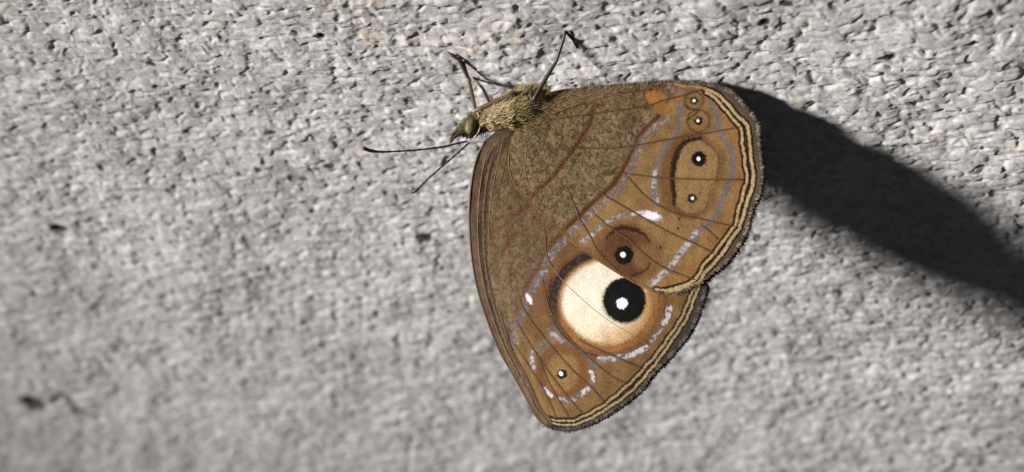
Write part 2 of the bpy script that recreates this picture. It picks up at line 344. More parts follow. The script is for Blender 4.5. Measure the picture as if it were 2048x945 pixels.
def hw_paint(X, Y):
    p = Paint(X, Y, (150, 118, 70))
    p.put((160, 124, 72), .55 * sst(0, .6, p.lo)); p.put((128, 96, 54), .45 * sst(0, .6, -p.lo))
    L2 = [(1345, 150), (1318, 232), (1284, 267), (1269, 298), (1249, 333), (1227, 369), (1196, 396), (1164, 427), (1124, 466), (1100, 500)]
    basal = curve([(1000, 200), (1090, 150), (1345, 140)] + L2[1:] + [(1000, 480)], 4, True)
    e = sdf(X, Y, basal); b = 1 - sst(-3, 3, e + p.jx)
    p.put((134, 114, 84), b); p.fuzz = np.maximum(p.fuzz, b * .95)
    # tawny outer margin inside the border
    OUT = [(1330, 164), (1407, 176), (1440, 205), (1475, 250), (1482, 300), (1488, 355), (1470, 440), (1420, 515), (1380, 558), (1310, 580)]
    d, t = dline(X, Y, OUT, 60); p.put((158, 112, 58), (.7 * (1 - sst(8, 34, d + 4 * p.lo))) * (1 - b))
    p.put((118, 96, 68), b * sst(-.1, .5, p.lo) * .6)
    up = b * sst(240, 190, Y) ; p.put((124, 96, 60), up * .7)
    # rust bands
    for pts, wd in (([(1207, 209), (1187, 218), (1182, 244), (1158, 284), (1129, 324), (1098, 362), (1076, 380), (1062, 400), (1060, 416)], 7), (L2[1:], 8)):
        p.line(pts, wd + 5, (126, 80, 38), .55, 3, 2); dd, _ = p.line(pts, wd, (98, 58, 30), .95, 1.8, 1.6); p.fuzz *= sst(2, 9, dd)
    # lilac bands, the sheen of their scales painted in
    p.lilac([(1330, 240), (1289, 274), (1273, 307), (1260, 340), (1238, 376), (1200, 411), (1168, 440), (1140, 470)], 13, .42, .6)
    p.lilac([(1362, 215), (1358, 240), (1354, 267), (1333, 293), (1318, 324), (1309, 356), (1308, 387), (1314, 408)], 10, .22, .9)
    p.lilac([(1311, 345), (1308, 375), (1313, 404)], 9, .7, .7)
    p.lilac([(1416, 190), (1424, 210), (1432, 229), (1437, 250), (1447, 275), (1462, 301), (1465, 326), (1461, 359), (1446, 393), (1431, 430), (1406, 453), (1389, 470)], 9, .1, .95)
    p.lilac([(1392, 466), (1380, 484), (1366, 499), (1351, 519), (1341, 536)], 12, .72, .8)
    p.lilac([(1329, 545), (1315, 558), (1302, 568)], 12, .7, .75)
    p.lilac([(1330, 170), (1352, 182), (1395, 186)], 10, .05, .5)
    # combined tan eyespot field with dark crescent
    blob = [(1360, 293), (1396, 281), (1425, 298), (1437, 322), (1432, 360), (1422, 387), (1413, 413), (1382, 427), (1354, 411), (1349, 369), (1351, 318)]
    CR = [(1404, 277), (1378, 281), (1360, 296), (1349, 325), (1345, 360), (1348, 387), (1348, 411)]
    p.line([(1395, 270), (1360, 284), (1338, 322), (1332, 360), (1338, 410)], 26, (120, 82, 40), .8, 7, 2)
    bd = curve(blob, 5, True); e3 = sdf(X, Y, bd)
    p.put((116, 80, 42), (.85 - .45 * sst(1370, 1430, X)) * (1 - sst(4, 14, np.abs(e3 - 4) + 3 * p.jx)))
    p.put((158, 126, 80), 1 - sst(-3, 2, e3 + 1.6 * p.jx)); p.put((140, 106, 62), .5 * (1 - sst(-3, 2, e3)) * sst(0, .6, p.lo2))
    p.line(CR, 10, (44, 25, 8), .95, 2.5, 2.5, taper=lambda t: .45 + .75 * np.sin(np.pi * np.clip(t, .02, .98)))
    p.line([(1410, 283), (1428, 300), (1438, 322), (1433, 360), (1422, 372), (1419, 392), (1412, 416)], 4, (108, 72, 30), .6, 2.5, 2.5)
    # last large eyespot field near the costal edge
    p.blob(1254, 505, 70, 58, (124, 82, 40), .85, 10, 2, 28); e5 = p.blob(1255, 508, 52, 47, (104, 68, 34), .92, 6, 3, 25)
    p.put((92, 60, 28), (1 - sst(-30, 0, e5)) * sst(0, .5, p.lo2) * .6); p.blob(1290, 515, 30, 26, (146, 112, 62), .7, 9, 2, 30)
    p.line([(1212, 480), (1222, 466), (1241, 456), (1266, 459), (1286, 469), (1300, 484)], 8, (48, 28, 12), .9, 3, 2.5, taper=lambda t: .3 + .9 * np.sin(np.pi * np.clip(t, .02, .98)))
    p.line([(1300, 528), (1294, 538), (1279, 547), (1262, 552)], 4.5, (60, 38, 18), .8, 2, 2)
    p.lilac([(1213, 444), (1228, 437), (1245, 432), (1264, 429)], 8, .55, .7); p.lilac([(1202, 452), (1190, 463), (1184, 470)], 8, .6, .6); p.lilac([(1176, 478), (1158, 490)], 9, .6, .6)
    p.blob(1302, 432, 24, 10.5, (150, 140, 150), .95, 2, 2.5, 14, 1); p.blob(1300, 431, 20, 8, (226, 218, 234), 1, 2.5, 2, 12, 1); p.lilac([(1266, 428), (1284, 425)], 7, .9, .7)  # white patch: glint of iridescent scales painted as pigment
    # small eyespots
    def spot(x, y, R, rb, px, py, rp, ring=(150, 116, 70)):
        if R: p.blob(x, y, R + 3.5, R + 3.5, (92, 62, 34), .75, 3, 2.5); p.blob(x, y, R - 1, R - 1, ring, .95, 2.5, 2)
        p.blob(x, y, rb + 2, rb + 2, (98, 64, 26), .6, 2, 1); p.blob(x, y, rb, rb, (8, 7, 7), 1, 1.1, 3.0)
        p.blob(px, py, rp, rp, (238, 238, 244), 1, 1.0, .5)
    spot(1388, 202, 17, 7, 1388, 201.5, 3.2); spot(1397, 242, 21, 7.5, 1396, 242, 3.2)
    p.line([(1372, 212), (1382, 220), (1398, 222), (1385, 232), (1374, 240)], 3.5, (66, 44, 22), .8, 1.5, 2)
    spot(1398, 318, 0, 14.5, 1397, 318, 4.0); spot(1384, 397, 0, 8, 1385, 397, 3.4); spot(1248, 511, 0, 18.5, 1246, 510, 5.6)
    for (x, y) in ((1321, 496), (1356, 457), (1358, 438)): p.blob(x, y, 2.4, 2.4, (40, 24, 10), .9, 1, 1)
    # orange spots
    o1 = p.blob(1311, 196, 21, 13.5, (190, 126, 46), .92, 3, 1.8, 4); o2 = p.blob(1322, 218, 15, 11, (176, 116, 46), .85, 3, 1.8); p.fuzz *= sst(-3, 4, np.minimum(o1, o2))
    # border: grey-brown rim with two cream lines edged dark
    IN = [(1413, 185), (1432, 199), (1449, 218), (1466, 239), (1480, 254), (1484, 275), (1486, 297), (1491, 333), (1494, 359), (1486, 387), (1477, 421), (1469, 453), (1451, 476), (1431, 504), (1409, 529), (1392, 556), (1378, 567), (1337, 580), (1312, 580)]
    OU = [(1410, 178), (1437, 191), (1456, 210), (1470, 227), (1491, 248), (1498, 267), (1500, 297), (1504, 333), (1507, 359), (1500, 387), (1489, 421), (1480, 453), (1463, 478), (1441, 512), (1413, 542), (1396, 566), (1366, 577), (1331, 586)]
    for v in HWV: p.line(v, 4.2, (84, 56, 28), .6, 2.2, .8)
    IN = wavy(IN, -1.5, 44, 91); OU = wavy(OU, -1.3, 44, 91)
    rim = curve([(1310, 162), (1365, 171), (1411, 174)] + OU[1:].tolist() + [(1300, 588), (1340, 620), (1430, 580), (1560, 450), (1560, 150), (1310, 130)], 4, True)
    er = sdf(X, Y, rim); p.put((112, 95, 76), 1 - sst(-2, 2, er + p.jx)); p.put((90, 76, 62), .6 * (1 - sst(-12, -6, er + 2 * p.lo2)))
    # light scalloped waviness by cell between veins
    for pts, wd in ((IN, 6.6), (OU, 7.0)):
        p.line(pts, wd + 8.5, (42, 27, 12), .95, 1.4, .8)
    for pts, wd in ((IN, 5.4), (OU, 6.4)):
        p.line(pts, wd, (188, 163, 120), 1, 1.2, 1.3)
    p.line([(1322, 163), (1345, 168), (1365, 172), (1390, 174), (1412, 178)], 4.5, (176, 142, 88), .9, 1.2, .6)
    # pale costal edge overlapping the forewing
    d, t = dline(X, Y, [(1025, 365), (1066, 409), (1110, 450), (1153, 491), (1196, 523), (1243, 553), (1299, 582)], 30)
    p.put((128, 94, 54), .75 * (1 - sst(3, 11, d + 2 * p.jx))); p.put((168, 138, 96), .5 * (1 - sst(.5, 3.5, d + p.jx)) * sst(1100, 1160, X))
    d, t = dline(X, Y, [(1024, 270), (1018, 320), (1026, 365), (1066, 409)], 20); p.put((142, 106, 60), .7 * (1 - sst(2, 8, d + p.jx)))
    return p

def fw_paint(X, Y):
    p = Paint(X, Y, (148, 113, 64))
    p.put((158, 120, 70), .5 * sst(0, .6, p.lo)); p.put((126, 94, 52), .5 * sst(0, .6, -p.lo))
    L2 = [(1165, 430), (1120, 470), (1094, 505), (1076, 540), (1054, 572), (1040, 605), (1026, 645), (1012, 690)]
    basal = curve([(900, 200), (1100, 200), (1200, 400)] + L2 + [(960, 700), (880, 500)], 4, True)
    e = sdf(X, Y, basal); b = 1 - sst(-3, 4, e + 1.5 * p.jx)
    p.put((132, 110, 80), b); p.fuzz = b * .6; p.put((128, 98, 66), b * sst(-.2, .5, p.lo) * .7)
    p.line(L2[:5], 11, (126, 78, 38), .9, 3, 2)
    p.line(L2[4:], 9, (130, 84, 40), .5, 4, 2)
    p.line([(1060, 412), (1049, 416), (1029, 427), (1012, 447), (990, 463), (972, 470)], 8, (134, 84, 42), .8, 3, 2); p.line([(1066, 432), (1064, 446), (1049, 460), (1025, 474), (1012, 491), (1003, 514)], 8, (132, 82, 42), .8, 3, 2)
    p.blob(1040, 440, 16, 12, (130, 108, 92), .4, 6, 2)
    # rust ground outside the lilac band
    p.line([(1150, 478), (1112, 508), (1094, 548), (1080, 590), (1060, 640), (1080, 660)], 40, (128, 88, 46), .75, 10, 3)
    # lilac bands with painted sheen
    p.lilac([(1170, 452), (1146, 470), (1128, 484), (1108, 504), (1092, 528), (1087, 552)], 15, .45, .75)
    p.lilac([(1080, 552), (1064, 580), (1055, 605), (1043, 632), (1030, 660), (1029, 688)], 15, .35, .8); p.blob(1058, 598, 4.5, 11, (224, 216, 228), 1, 2.5, 1.5, -25, 1)  # small white blob is a painted scale highlight
    # big eyespot: rings, cream disc, black centre
    C = (1213, 606)
    ang = np.arctan2(Y - C[1], X - C[0]); r = np.hypot((X - C[0]) / 1.06, Y - C[1]) + 1.6 * p.jx + 1.2 * p.jx2
    up = sst(.2, -.8, np.sin(ang + .75))              # 1 towards the upper left
    p.put((146, 100, 48), .6 * (1 - sst(108, 120, r))); p.put((112, 68, 28), .7 * (1 - sst(112, 120, r)) * sst(104, 112, r))
    p.put((58, 42, 34), (1 - sst(106, 111, r)) * up); p.put((98, 84, 80), .5 * (1 - sst(103, 107, r)) * up * sst(-.2, .5, p.lo2))
    p.put((112, 74, 34), (1 - sst(93, 106, r)) * (1 - up) * .8)
    disc = 1 - sst(87, 91, r + 6 * (1 - up) * 1); p.put((168, 116, 56), 1 - sst(88, 96, r))
    p.put((214, 205, 189), (1 - sst(84 - 8, 92, r + 4 * (1 - up))))
    warmth = sst(30, 84, r) * sst(-.15, .75, .8 * np.cos(ang - .3) + .25 * np.sin(ang)); p.put((200, 150, 88), warmth * (1 - sst(86, 92, r)) * .95)
    p.put((212, 192, 158), .3 * (1 - sst(84, 90, r)) * sst(0, .9, np.sin(ang)) * sst(40, 84, r))
    p.put((170, 116, 56), sst(78, 92, r) * (1 - sst(96, 102, r)) * sst(-.35, .3, np.sin(ang) + .5 * np.cos(ang)))
    p.blob(1248, 602, 45.5, 47, (120, 92, 62), .45, 2.5, 2); p.blob(1249, 601, 42, 44.5, (6, 6, 7), 1, 1.6, 1.8); p.blob(1244, 607, 11.5, 11, (226, 230, 242), 1, 1.6, 2.2)
    # lilac ring of the big eyespot, its scale sheen painted in
    p.lilac([(1199, 719), (1222, 718), (1245, 714), (1268, 709), (1290, 697)], 12, .66, .85); p.lilac([(1262, 711), (1292, 696)], 10, .95, .6)
    p.lilac([(1304, 682), (1312, 671), (1321, 657)], 9, .6, .7); p.lilac([(1328, 646), (1335, 632), (1339, 617)], 12, .85, .85)
    p.lilac([(1104, 660), (1122, 678), (1143, 693), (1160, 706), (1176, 720), (1186, 732)], 13, .22, .9); p.line([(1104, 668), (1112, 672), (1124, 684)], 8, (206, 176, 182), .5, 2, 2, gloss=1)
    p.line([(1104, 560), (1098, 600), (1108, 640), (1130, 674), (1160, 700), (1195, 712)], 4, (72, 50, 34), .8, 1.5, 1.5)
    # small eyespot
    p.blob(1124, 745, 55, 57, (136, 86, 40), .9, 6, 2, 35); p.blob(1124, 747, 33, 40, (160, 124, 66), .95, 6, 2, 20); p.blob(1124, 749, 16, 16, (170, 134, 70), .6, 4, 1)
    p.blob(1124, 749, 10.5, 10, (14, 11, 10), 1, 1.2, 2.6); p.blob(1122, 748, 3.8, 5, (240, 240, 244), 1, 1.1, .8, -20)
    for pts, wd, br in (([(1066, 706), (1063, 722), (1068, 738)], 8, .7), ([(1074, 700), (1084, 690), (1096, 686)], 10, .3), ([(1181, 744), (1187, 756), (1184, 770)], 8, .8),
                        ([(1176, 778), (1166, 786)], 10, .75), ([(1160, 792), (1148, 799)], 10, .55), ([(1138, 801), (1120, 800)], 11, .6), ([(1102, 792), (1088, 778)], 8, .8)):
        p.lilac(pts, wd, br, .8)
    # border lines
    IN = [(1096, 838), (1122, 842), (1147, 841), (1167, 833), (1183, 825), (1210, 809), (1233, 790), (1259, 768), (1287, 738), (1312, 710), (1335, 678), (1358, 645), (1366, 630), (1378, 600), (1392, 570)]
    OU = [(1100, 845), (1124, 850), (1147, 850), (1172, 841), (1198, 828), (1223, 811), (1243, 798), (1268, 777), (1299, 742), (1325, 709), (1350, 672), (1371, 641), (1380, 622), (1390, 592), (1400, 570)]
    for v in FWV: p.line(v, 4.2, (76, 50, 24), .65, 2.2, .8)
    IN = wavy(IN, 1.6, 34, 93); OU = wavy(OU, 1.4, 34, 93)
    rim = curve([(1080, 842), (1100, 849)] + OU[1:].tolist() + [(1450, 560), (1420, 700), (1250, 880), (1080, 880)], 4, True)
    er = sdf(X, Y, rim); p.put((98, 84, 74), 1 - sst(-2, 2, er + p.jx)); p.put((74, 64, 60), .7 * (1 - sst(-14, -5, er + 2 * p.lo2)))
    for pts in (IN, OU): p.line(pts, 13, (38, 24, 11), .95, 1.4, .9)
    tp = lambda t: .55 + .45 * sst(0, .35, t)
    for pts in (IN, OU): p.line(pts, 5.2, (182, 157, 117), 1, 1.2, 1.5, taper=tp)
    # costal strip of crowded long veins
    COST = [(1000, 258), (985, 268), (968, 284), (955, 308), (946, 338), (940, 375), (937, 416), (937, 445), (941, 510), (950, 566), (967, 626), (994, 696), (1022, 747), (1046, 789), (1065, 826), (1084, 848)]
    d, t = dline(X, Y, COST, 80); wid = 1 - .5 * sst(.35, .95, t); q = d / wid + 1.5 * p.jx + 2 * p.lo2
    strip = 1 - sst(34, 46, q)
    p.put((108, 89, 68), strip * .92)
    for c0, ww, col, al in ((0, 4, (70, 56, 46), .9), (12, 6, (122, 98, 70), .8), (19, 2.5, (150, 116, 76), .8), (25, 3.5, (78, 62, 48), .8), (31, 2.5, (148, 114, 74), .7), (36, 2.5, (78, 60, 46), .6)):
        p.put(col, al * (1 - sst(ww * .5, ww * .5 + 2, np.abs(q - c0))) * (sst(.05, .2, t) if c0 > 20 else 1))
    p.fuzz = np.maximum(p.fuzz * sst(.3, .9, 1 - strip + .3), strip * .35)
    return p

def flare(X, Y): return 1.05 * sst(90, 375, (X - 1150) * .6 + (Y - 200) * .5)     # the outer margins lean away from the body line
def hw_z(X, Y):      # relief of the near hindwing, mm
    z = flare(X, Y) - .10 * ((X - 1250) / 260) ** 2 + .35 * np.exp(-(np.hypot(X - 1045, Y - 250) / 70) ** 2)
    return z + .045 * noise(X / 55, Y / 55, 51) + .02 * noise(X / 22, Y / 22, 52)
def fw_twist(X, Y): return -1.05 * (np.clip(1250 - X, 0, 400) / 280) ** 1.5 * sst(300, 560, Y) + flare(X, Y)
def fw_z(X, Y):
    z = -.26 + fw_twist(X, Y) + .45 * np.exp(-(np.hypot(X - 1000, Y - 265) / 55) ** 2)
    cz = .014 * np.sin((X - 940 - .18 * (Y - 450)) / 4.2) * np.exp(-((X - 955 - np.maximum(0, (Y - 450)) * .28) / 40) ** 2)
    return z + .045 * noise(X / 55 + 9, Y / 55, 53) + .02 * noise(X / 22, Y / 22, 54) + cz

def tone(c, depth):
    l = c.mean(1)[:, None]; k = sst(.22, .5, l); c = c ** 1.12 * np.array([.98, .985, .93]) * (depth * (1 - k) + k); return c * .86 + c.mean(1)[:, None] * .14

def build_wing(name, outline, paint, zf, step, spots, label=None, depth=1.0, dx=0, dy=0):
    x0, y0 = outline.min(0) - 3; x1, y1 = outline.max(0) + 3
    gx = np.arange(x0, x1, step); gy = np.arange(y0, y1, step); X, Y = np.meshgrid(gx, gy); nx = len(gx); ny = len(gy)
    X = X.ravel(); Y = Y.ravel()
    s = sdf(X, Y, outline)
    keep = s < step * .75
    # snap the outermost vertices onto the outline
    S = s.reshape(ny, nx); gyv, gxv = np.gradient(S, step); g = np.hypot(gxv, gyv).ravel() + 1e-6
    m = keep & (s > -step * .6); X[m] -= (s * gxv.ravel() / g)[m]; Y[m] -= (s * gyv.ravel() / g)[m]
    i = (np.arange(ny - 1)[:, None] * nx + np.arange(nx - 1)[None, :]).ravel()
    F = np.c_[i, i + nx, i + nx + 1, i + 1]; F = F[keep[F].all(1)]
    used = np.unique(F); re = -np.ones(len(X), int); re[used] = np.arange(len(used)); F = re[F]; X = X[used]; Y = Y[used]
    p = paint(X, Y); z = zf(X, Y)
    P = loc(trv(X + dx, Y + dy, z))
    cx = X[F].mean(1); cy = Y[F].mean(1)
    owner = np.zeros(len(F), int)
    for k, (sx, sy, rx, ry) in enumerate(spots): owner[(((cx - sx) / rx) ** 2 + ((cy - sy) / ry) ** 2) < 1] = k + 1
    objs = []
    for k in range(len(spots) + 1):
        f = F[owner == k]
        if not len(f): continue
        u = np.unique(f); r2 = np.zeros(len(X), int); r2[u] = np.arange(len(u))
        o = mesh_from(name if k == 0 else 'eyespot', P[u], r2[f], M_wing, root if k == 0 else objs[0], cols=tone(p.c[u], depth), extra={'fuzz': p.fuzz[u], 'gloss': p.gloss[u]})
        objs.append(o)
    return objs[0]

def tube(pts, rad, n=6, z=None):     # tube along 3-D mm points -> V (mm), F
    P = np.asarray(pts, float); m = len(P); rad = np.broadcast_to(rad, (m,))
    T = np.gradient(P, axis=0); T /= np.linalg.norm(T, axis=1)[:, None] + 1e-9
    ref = np.array([0.0, 0, 1]); V = []
    for a, t, r in zip(P, T, rad):
        s = np.cross(t, ref); l = np.linalg.norm(s); s = s / l if l > 1e-3 else np.array([1.0, 0, 0]); q = np.cross(s, t)
        an = np.arange(n) * 2 * np.pi / n
        V.append(a + r * (np.cos(an)[:, None] * s + np.sin(an)[:, None] * q))
    V = np.concatenate(V); F = []
    for i in range(m - 1):
        for k in range(n): F.append((i * n + k, i * n + (k + 1) % n, (i + 1) * n + (k + 1) % n, (i + 1) * n + k))
    V = np.vstack([V, P[0], P[-1]])
    for k in range(0, n, 1):
        F.append((m * n, (k + 1) % n, k, k)); F.append((m * n + 1, (m - 1) * n + k, (m - 1) * n + (k + 1) % n, (m - 1) * n + (k + 1) % n))
    return V, F
def clean(F): return [tuple(dict.fromkeys(f)) for f in F]
def tube_obj(name, pts, rad, col, material, parent, n=6):
    V, F = tube(pts, rad, n); me = bpy.data.meshes.new(name)
    me.from_pydata(loc(V).tolist(), [], clean(F)); me.polygons.foreach_set('use_smooth', [True] * len(me.polygons))
    col = np.asarray(col, float); c = np.tile(lin(col), (len(V), 1)) if col.ndim == 1 else np.vstack([np.repeat(lin(col), n, axis=0), lin(col[:1]), lin(col[-1:])])
    a = me.attributes.new('tint', 'FLOAT_COLOR', 'POINT'); a.data.foreach_set('color', np.c_[c, np.ones(len(c))].astype(np.float32).ravel())
    me.materials.append(material); o = bpy.data.objects.new(name, me); COL.objects.link(o); o.parent = parent; return o

def veins(wing, lines, zf, col=(92, 66, 40), r=.046):
    for pts in lines:
        C = curve(pts, 6); z = zf(C[:, 0], C[:, 1]) + .004; t = np.linspace(0, 1, len(C))
        tube_obj('vein', trv(C[:, 0], C[:, 1], z), r * (1.15 - .45 * t) * np.minimum(1, .2 + 4 * t), col, M_vein, wing, 5)

def blades(name, base, direc, length, width, cols, parent, bend=None, material=None):   # many thin curved hairs as one mesh (mm)
    n = len(base); view = np.array([0, 0, 1.0])
    dn = direc / (np.linalg.norm(direc, axis=1)[:, None] + 1e-9)
    side = np.cross(dn, view); side /= np.linalg.norm(side, axis=1)[:, None] + 1e-9
    bend = np.zeros((n, 3)) if bend is None else bend
    V = []; L = length[:, None]; W = width[:, None]
    for t, k in ((0, 1.0), (.4, .9), (.75, .6)):
        c = base + dn * L * t + bend * L * t * t
        V += [c - side * W * k * .5, c + side * W * k * .5]
    V.append(base + dn * L + bend * L)
    V = np.stack(V, 1).reshape(-1, 3); o = np.arange(n)[:, None] * 7
    F = np.concatenate([o + np.array(f) for f in ((0, 1, 3), (0, 3, 2), (2, 3, 5), (2, 5, 4), (4, 5, 6))])
    ob = mesh_from(name, loc(V), F, material or M_hair, parent, cols=np.repeat(cols, 7, 0)); ob['kind'] = 'stuff'; return ob

def fringe(wing, outline, zf, a, b, dens, ln, cA, cB, dx=0, dy=0):
    m = len(outline); idx = np.arange(a, b); seg = outline[idx]; nxt = outline[(idx + 1) % m]; L = np.linalg.norm(nxt - seg, axis=1)
    cum = np.cumsum(L); n = int(cum[-1] * dens); s = np.sort(rng.random(n) * cum[-1]); k = np.clip(np.searchsorted(cum, s), 0, len(L) - 1)
    t = ((s - (cum[k] - L[k])) / L[k])[:, None]; P = seg[k] * (1 - t) + nxt[k] * t; e = (nxt - seg)[k]
    e = e / np.linalg.norm(e, axis=1)[:, None]; nrm = np.c_[-e[:, 1], e[:, 0]]
    c = outline.mean(0); sg = np.sign(((P - c) * nrm).sum(1)); nrm *= sg[:, None]
    P = P - nrm * (2 + 4 * rng.random(n))[:, None]
    dr = nrm + .32 * rng.normal(size=(n, 2)); z = zf(P[:, 0], P[:, 1]) + .03 * rng.normal(size=n) + .01
    base = trv(P[:, 0] + dx, P[:, 1] + dy, z); d3 = np.c_[dr[:, 0], -dr[:, 1], .25 * rng.normal(size=n)]
    length = ln * K * (.6 + .7 * rng.random(n)); wv = .5 + .5 * np.sin(s / 5.5 + 3 * noise(s / 40, s * 0, 61))
    mixv = np.clip(wv + .35 * rng.normal(size=n), 0, 1)[:, None]
    cols = lin(cA) * mixv + lin(cB) * (1 - mixv)
    return blades('fringe', base, d3, length, np.full(n, .042) * (.7 + .6 * rng.random(n)), cols * .85, wing)

def idx_near(outline, p): return int(np.argmin(((outline - np.array(p)) ** 2).sum(1)))

# ------------------------------------------------------------------ near wings
HSP = [(1388, 202, 15, 15), (1397, 242, 19, 18), (1398, 318, 34, 36), (1384, 397, 28, 25), (1252, 508, 46, 44)]
FSP = [(1215, 606, 104, 96), (1124, 747, 48, 52)]
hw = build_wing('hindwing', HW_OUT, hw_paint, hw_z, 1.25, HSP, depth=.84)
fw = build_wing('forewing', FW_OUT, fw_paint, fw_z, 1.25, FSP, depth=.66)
hw['label'] = 'near hindwing with a row of five eyespots and cream border lines'
fw['label'] = 'near forewing with a large cream eyespot around a black centre'
veins(hw, HWV, hw_z)
veins(fw, FWV, fw_z, r=.040)
veins(fw, [[(1093, 520), (1125, 561), (1165, 600), (1209, 636), (1274, 677), (1316, 702)]], fw_z, (150, 124, 88), .024)
RIB = [([(996, 268), (978, 296), (966, 340), (958, 400), (956, 470), (964, 550), (984, 630), (1016, 712)], (110, 84, 56), .034), ([(1004, 268), (990, 300), (978, 345), (970, 400), (967, 470), (974, 545), (992, 620)], (84, 66, 48), .03),
       ([(1010, 270), (1002, 300), (992, 345), (983, 395), (978, 450), (980, 510)], (120, 94, 62), .03), ([(1016, 285), (1010, 330), (1000, 370), (990, 420)], (92, 72, 50), .026), ([(1044, 262), (1052, 300), (1050, 340), (1060, 385)], (120, 100, 66), .03)]
for pts, cc, rr in RIB: veins(fw if pts[0][0] < 1040 else hw, [pts], fw_z if pts[0][0] < 1040 else hw_z, cc, rr)
HWL = [[(1024, 270), (1018, 310), (1020, 345), (1034, 376), (1066, 409), (1110, 450), (1153, 491), (1196, 522), (1243, 551)]]
veins(hw, HWL, hw_z, (122, 94, 60), .032)
fringe(hw, HW_OUT, hw_z, idx_near(HW_OUT, (1173, 174)), idx_near(HW_OUT, (1299, 582)), 2.6, 7, (148, 132, 114), (86, 74, 64))
fringe(fw, FW_OUT, fw_z, idx_near(FW_OUT, (1405, 575)), idx_near(FW_OUT, (1090, 852)), 2.6, 7, (118, 104, 95), (70, 61, 57))
costa = curve([(968, 284), (955, 308), (946, 338), (940, 375), (937, 416), (937, 445), (941, 510), (950, 566), (967, 626), (994, 696), (1022, 747), (1046, 789), (1065, 826), (1084, 848)], 5)
tube_obj('costal_vein', trv(costa[:, 0] + 2, costa[:, 1], fw_z(costa[:, 0] + 2, costa[:, 1]) - .03), .10 - .05 * np.linspace(0, 1, len(costa)), (92, 70, 50), M_vein, fw)
print('near wings', round(time.time() - T0, 1))

# ------------------------------------------------------------------ far wings (the other side of the closed pair, peeping out along the rim)
def far_f(X, Y): return -.62 + fw_twist(X, Y) + .03 * noise(X / 55 + 20, Y / 55, 55)
def far_h(X, Y): return -.85 + flare(X, Y) - .10 * ((X - 1250) / 260) ** 2 + .03 * noise(X / 55 + 30, Y / 55, 56)
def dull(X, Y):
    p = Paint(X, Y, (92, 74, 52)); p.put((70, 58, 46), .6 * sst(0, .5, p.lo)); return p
def squash(o):    # lower the body-side margin a little so that the far wing clears the wall
    q = o.copy(); k = sst(420, 160, q[:, 1]); q[:, 1] += 26 * k; return q
ffo, fho = FW_OUT + np.array([5, 3]), squash(HW_OUT) + np.array([4, 5])
ff = build_wing('forewing', ffo, dull, far_f, 3.0, []); fh = build_wing('hindwing', fho, dull, far_h, 3.0, [])
ff['label'] = 'far forewing behind the near one'; fh['label'] = 'far hindwing behind the near one'
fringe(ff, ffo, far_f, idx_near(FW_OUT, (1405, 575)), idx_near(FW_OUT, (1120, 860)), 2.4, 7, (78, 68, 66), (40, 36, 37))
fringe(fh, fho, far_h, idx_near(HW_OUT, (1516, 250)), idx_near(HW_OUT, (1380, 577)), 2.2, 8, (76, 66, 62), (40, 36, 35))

# ------------------------------------------------------------------ body: one continuous lofted mesh (head, thorax, abdomen)
ZC = -.35
SEC = [(924, 261, 3, 3), (928, 259, 10, 11), (934, 256, 16, 18), (943, 252, 20.5, 23), (954, 249, 20, 21), (962, 245, 18, 18), (970, 242, 21, 20), (985, 236, 28, 26), (1004, 229, 33, 29),
       (1026, 221, 38, 29), (1048, 216, 38, 26), (1070, 212, 33, 15), (1092, 207, 24, 10), (1120, 204, 19, 10), (1170, 200, 17, 7), (1230, 196, 15, 6), (1280, 194, 10, 5), (1300, 194, 3, 3)]
SC = curve(SEC, 3); n = 20; Vb = []
for j, (x, y, ry, rz) in enumerate(SC):
    a = SC[max(j - 1, 0)]; b2 = SC[min(j + 1, len(SC) - 1)]; t = np.array([b2[0] - a[0], b2[1] - a[1]]); t /= np.linalg.norm(t); q = np.array([-t[1], t[0]])
    an = np.arange(n) * 2 * np.pi / n; rr = 1 + .05 * noise(np.full(n, j * .5), an * 1.5, 71)
    Vb.append(trv(x + q[0] * ry * np.cos(an) * rr, y + q[1] * ry * np.cos(an) * rr, ZC + rz * K * np.sin(an) * rr))
Vb = np.concatenate(Vb); m = len(SC)
Fb = [(i * n + k, i * n + (k + 1) % n, (i + 1) * n + (k + 1) % n, (i + 1) * n + k) for i in range(m - 1) for k in range(n)]
cb = np.tile(lin((118, 102, 72)), (len(Vb), 1)); sx = np.repeat(SC[:, 0], n)
cb[sx < 962] = lin((74, 64, 44)); cb[sx > 1095] = lin((98, 80, 54))
body = mesh_from('body', loc(Vb), np.array(Fb), M_hair, root, cols=cb)
Bc = np.c_[SC]
def body_surf(nn, x0, x1, front=True):      # random points on the near side of the body
    u = rng.uniform(x0, x1, nn); j = np.clip(np.searchsorted(SC[:, 0], u), 1, len(SC) - 1); f = ((u - SC[j - 1, 0]) / (SC[j, 0] - SC[j - 1, 0]))[:, None]
    S = SC[j - 1] * (1 - f) + SC[j] * f; an = rng.uniform(-.25, np.pi + .25, nn)
    return S[:, 0], S[:, 1] + S[:, 2] * np.cos(an), ZC + S[:, 3] * K * np.sin(an), an
# thorax fur
x, y, z, an = body_surf(2600, 958, 1096)
base = trv(x, y, z); dr = np.c_[.75 + .22 * rng.normal(size=2600), .45 + .25 * rng.normal(size=2600) + .5 * (np.cos(an) < -.6), .10 + .12 * rng.random(2600) + .38 * (x < 1022)]
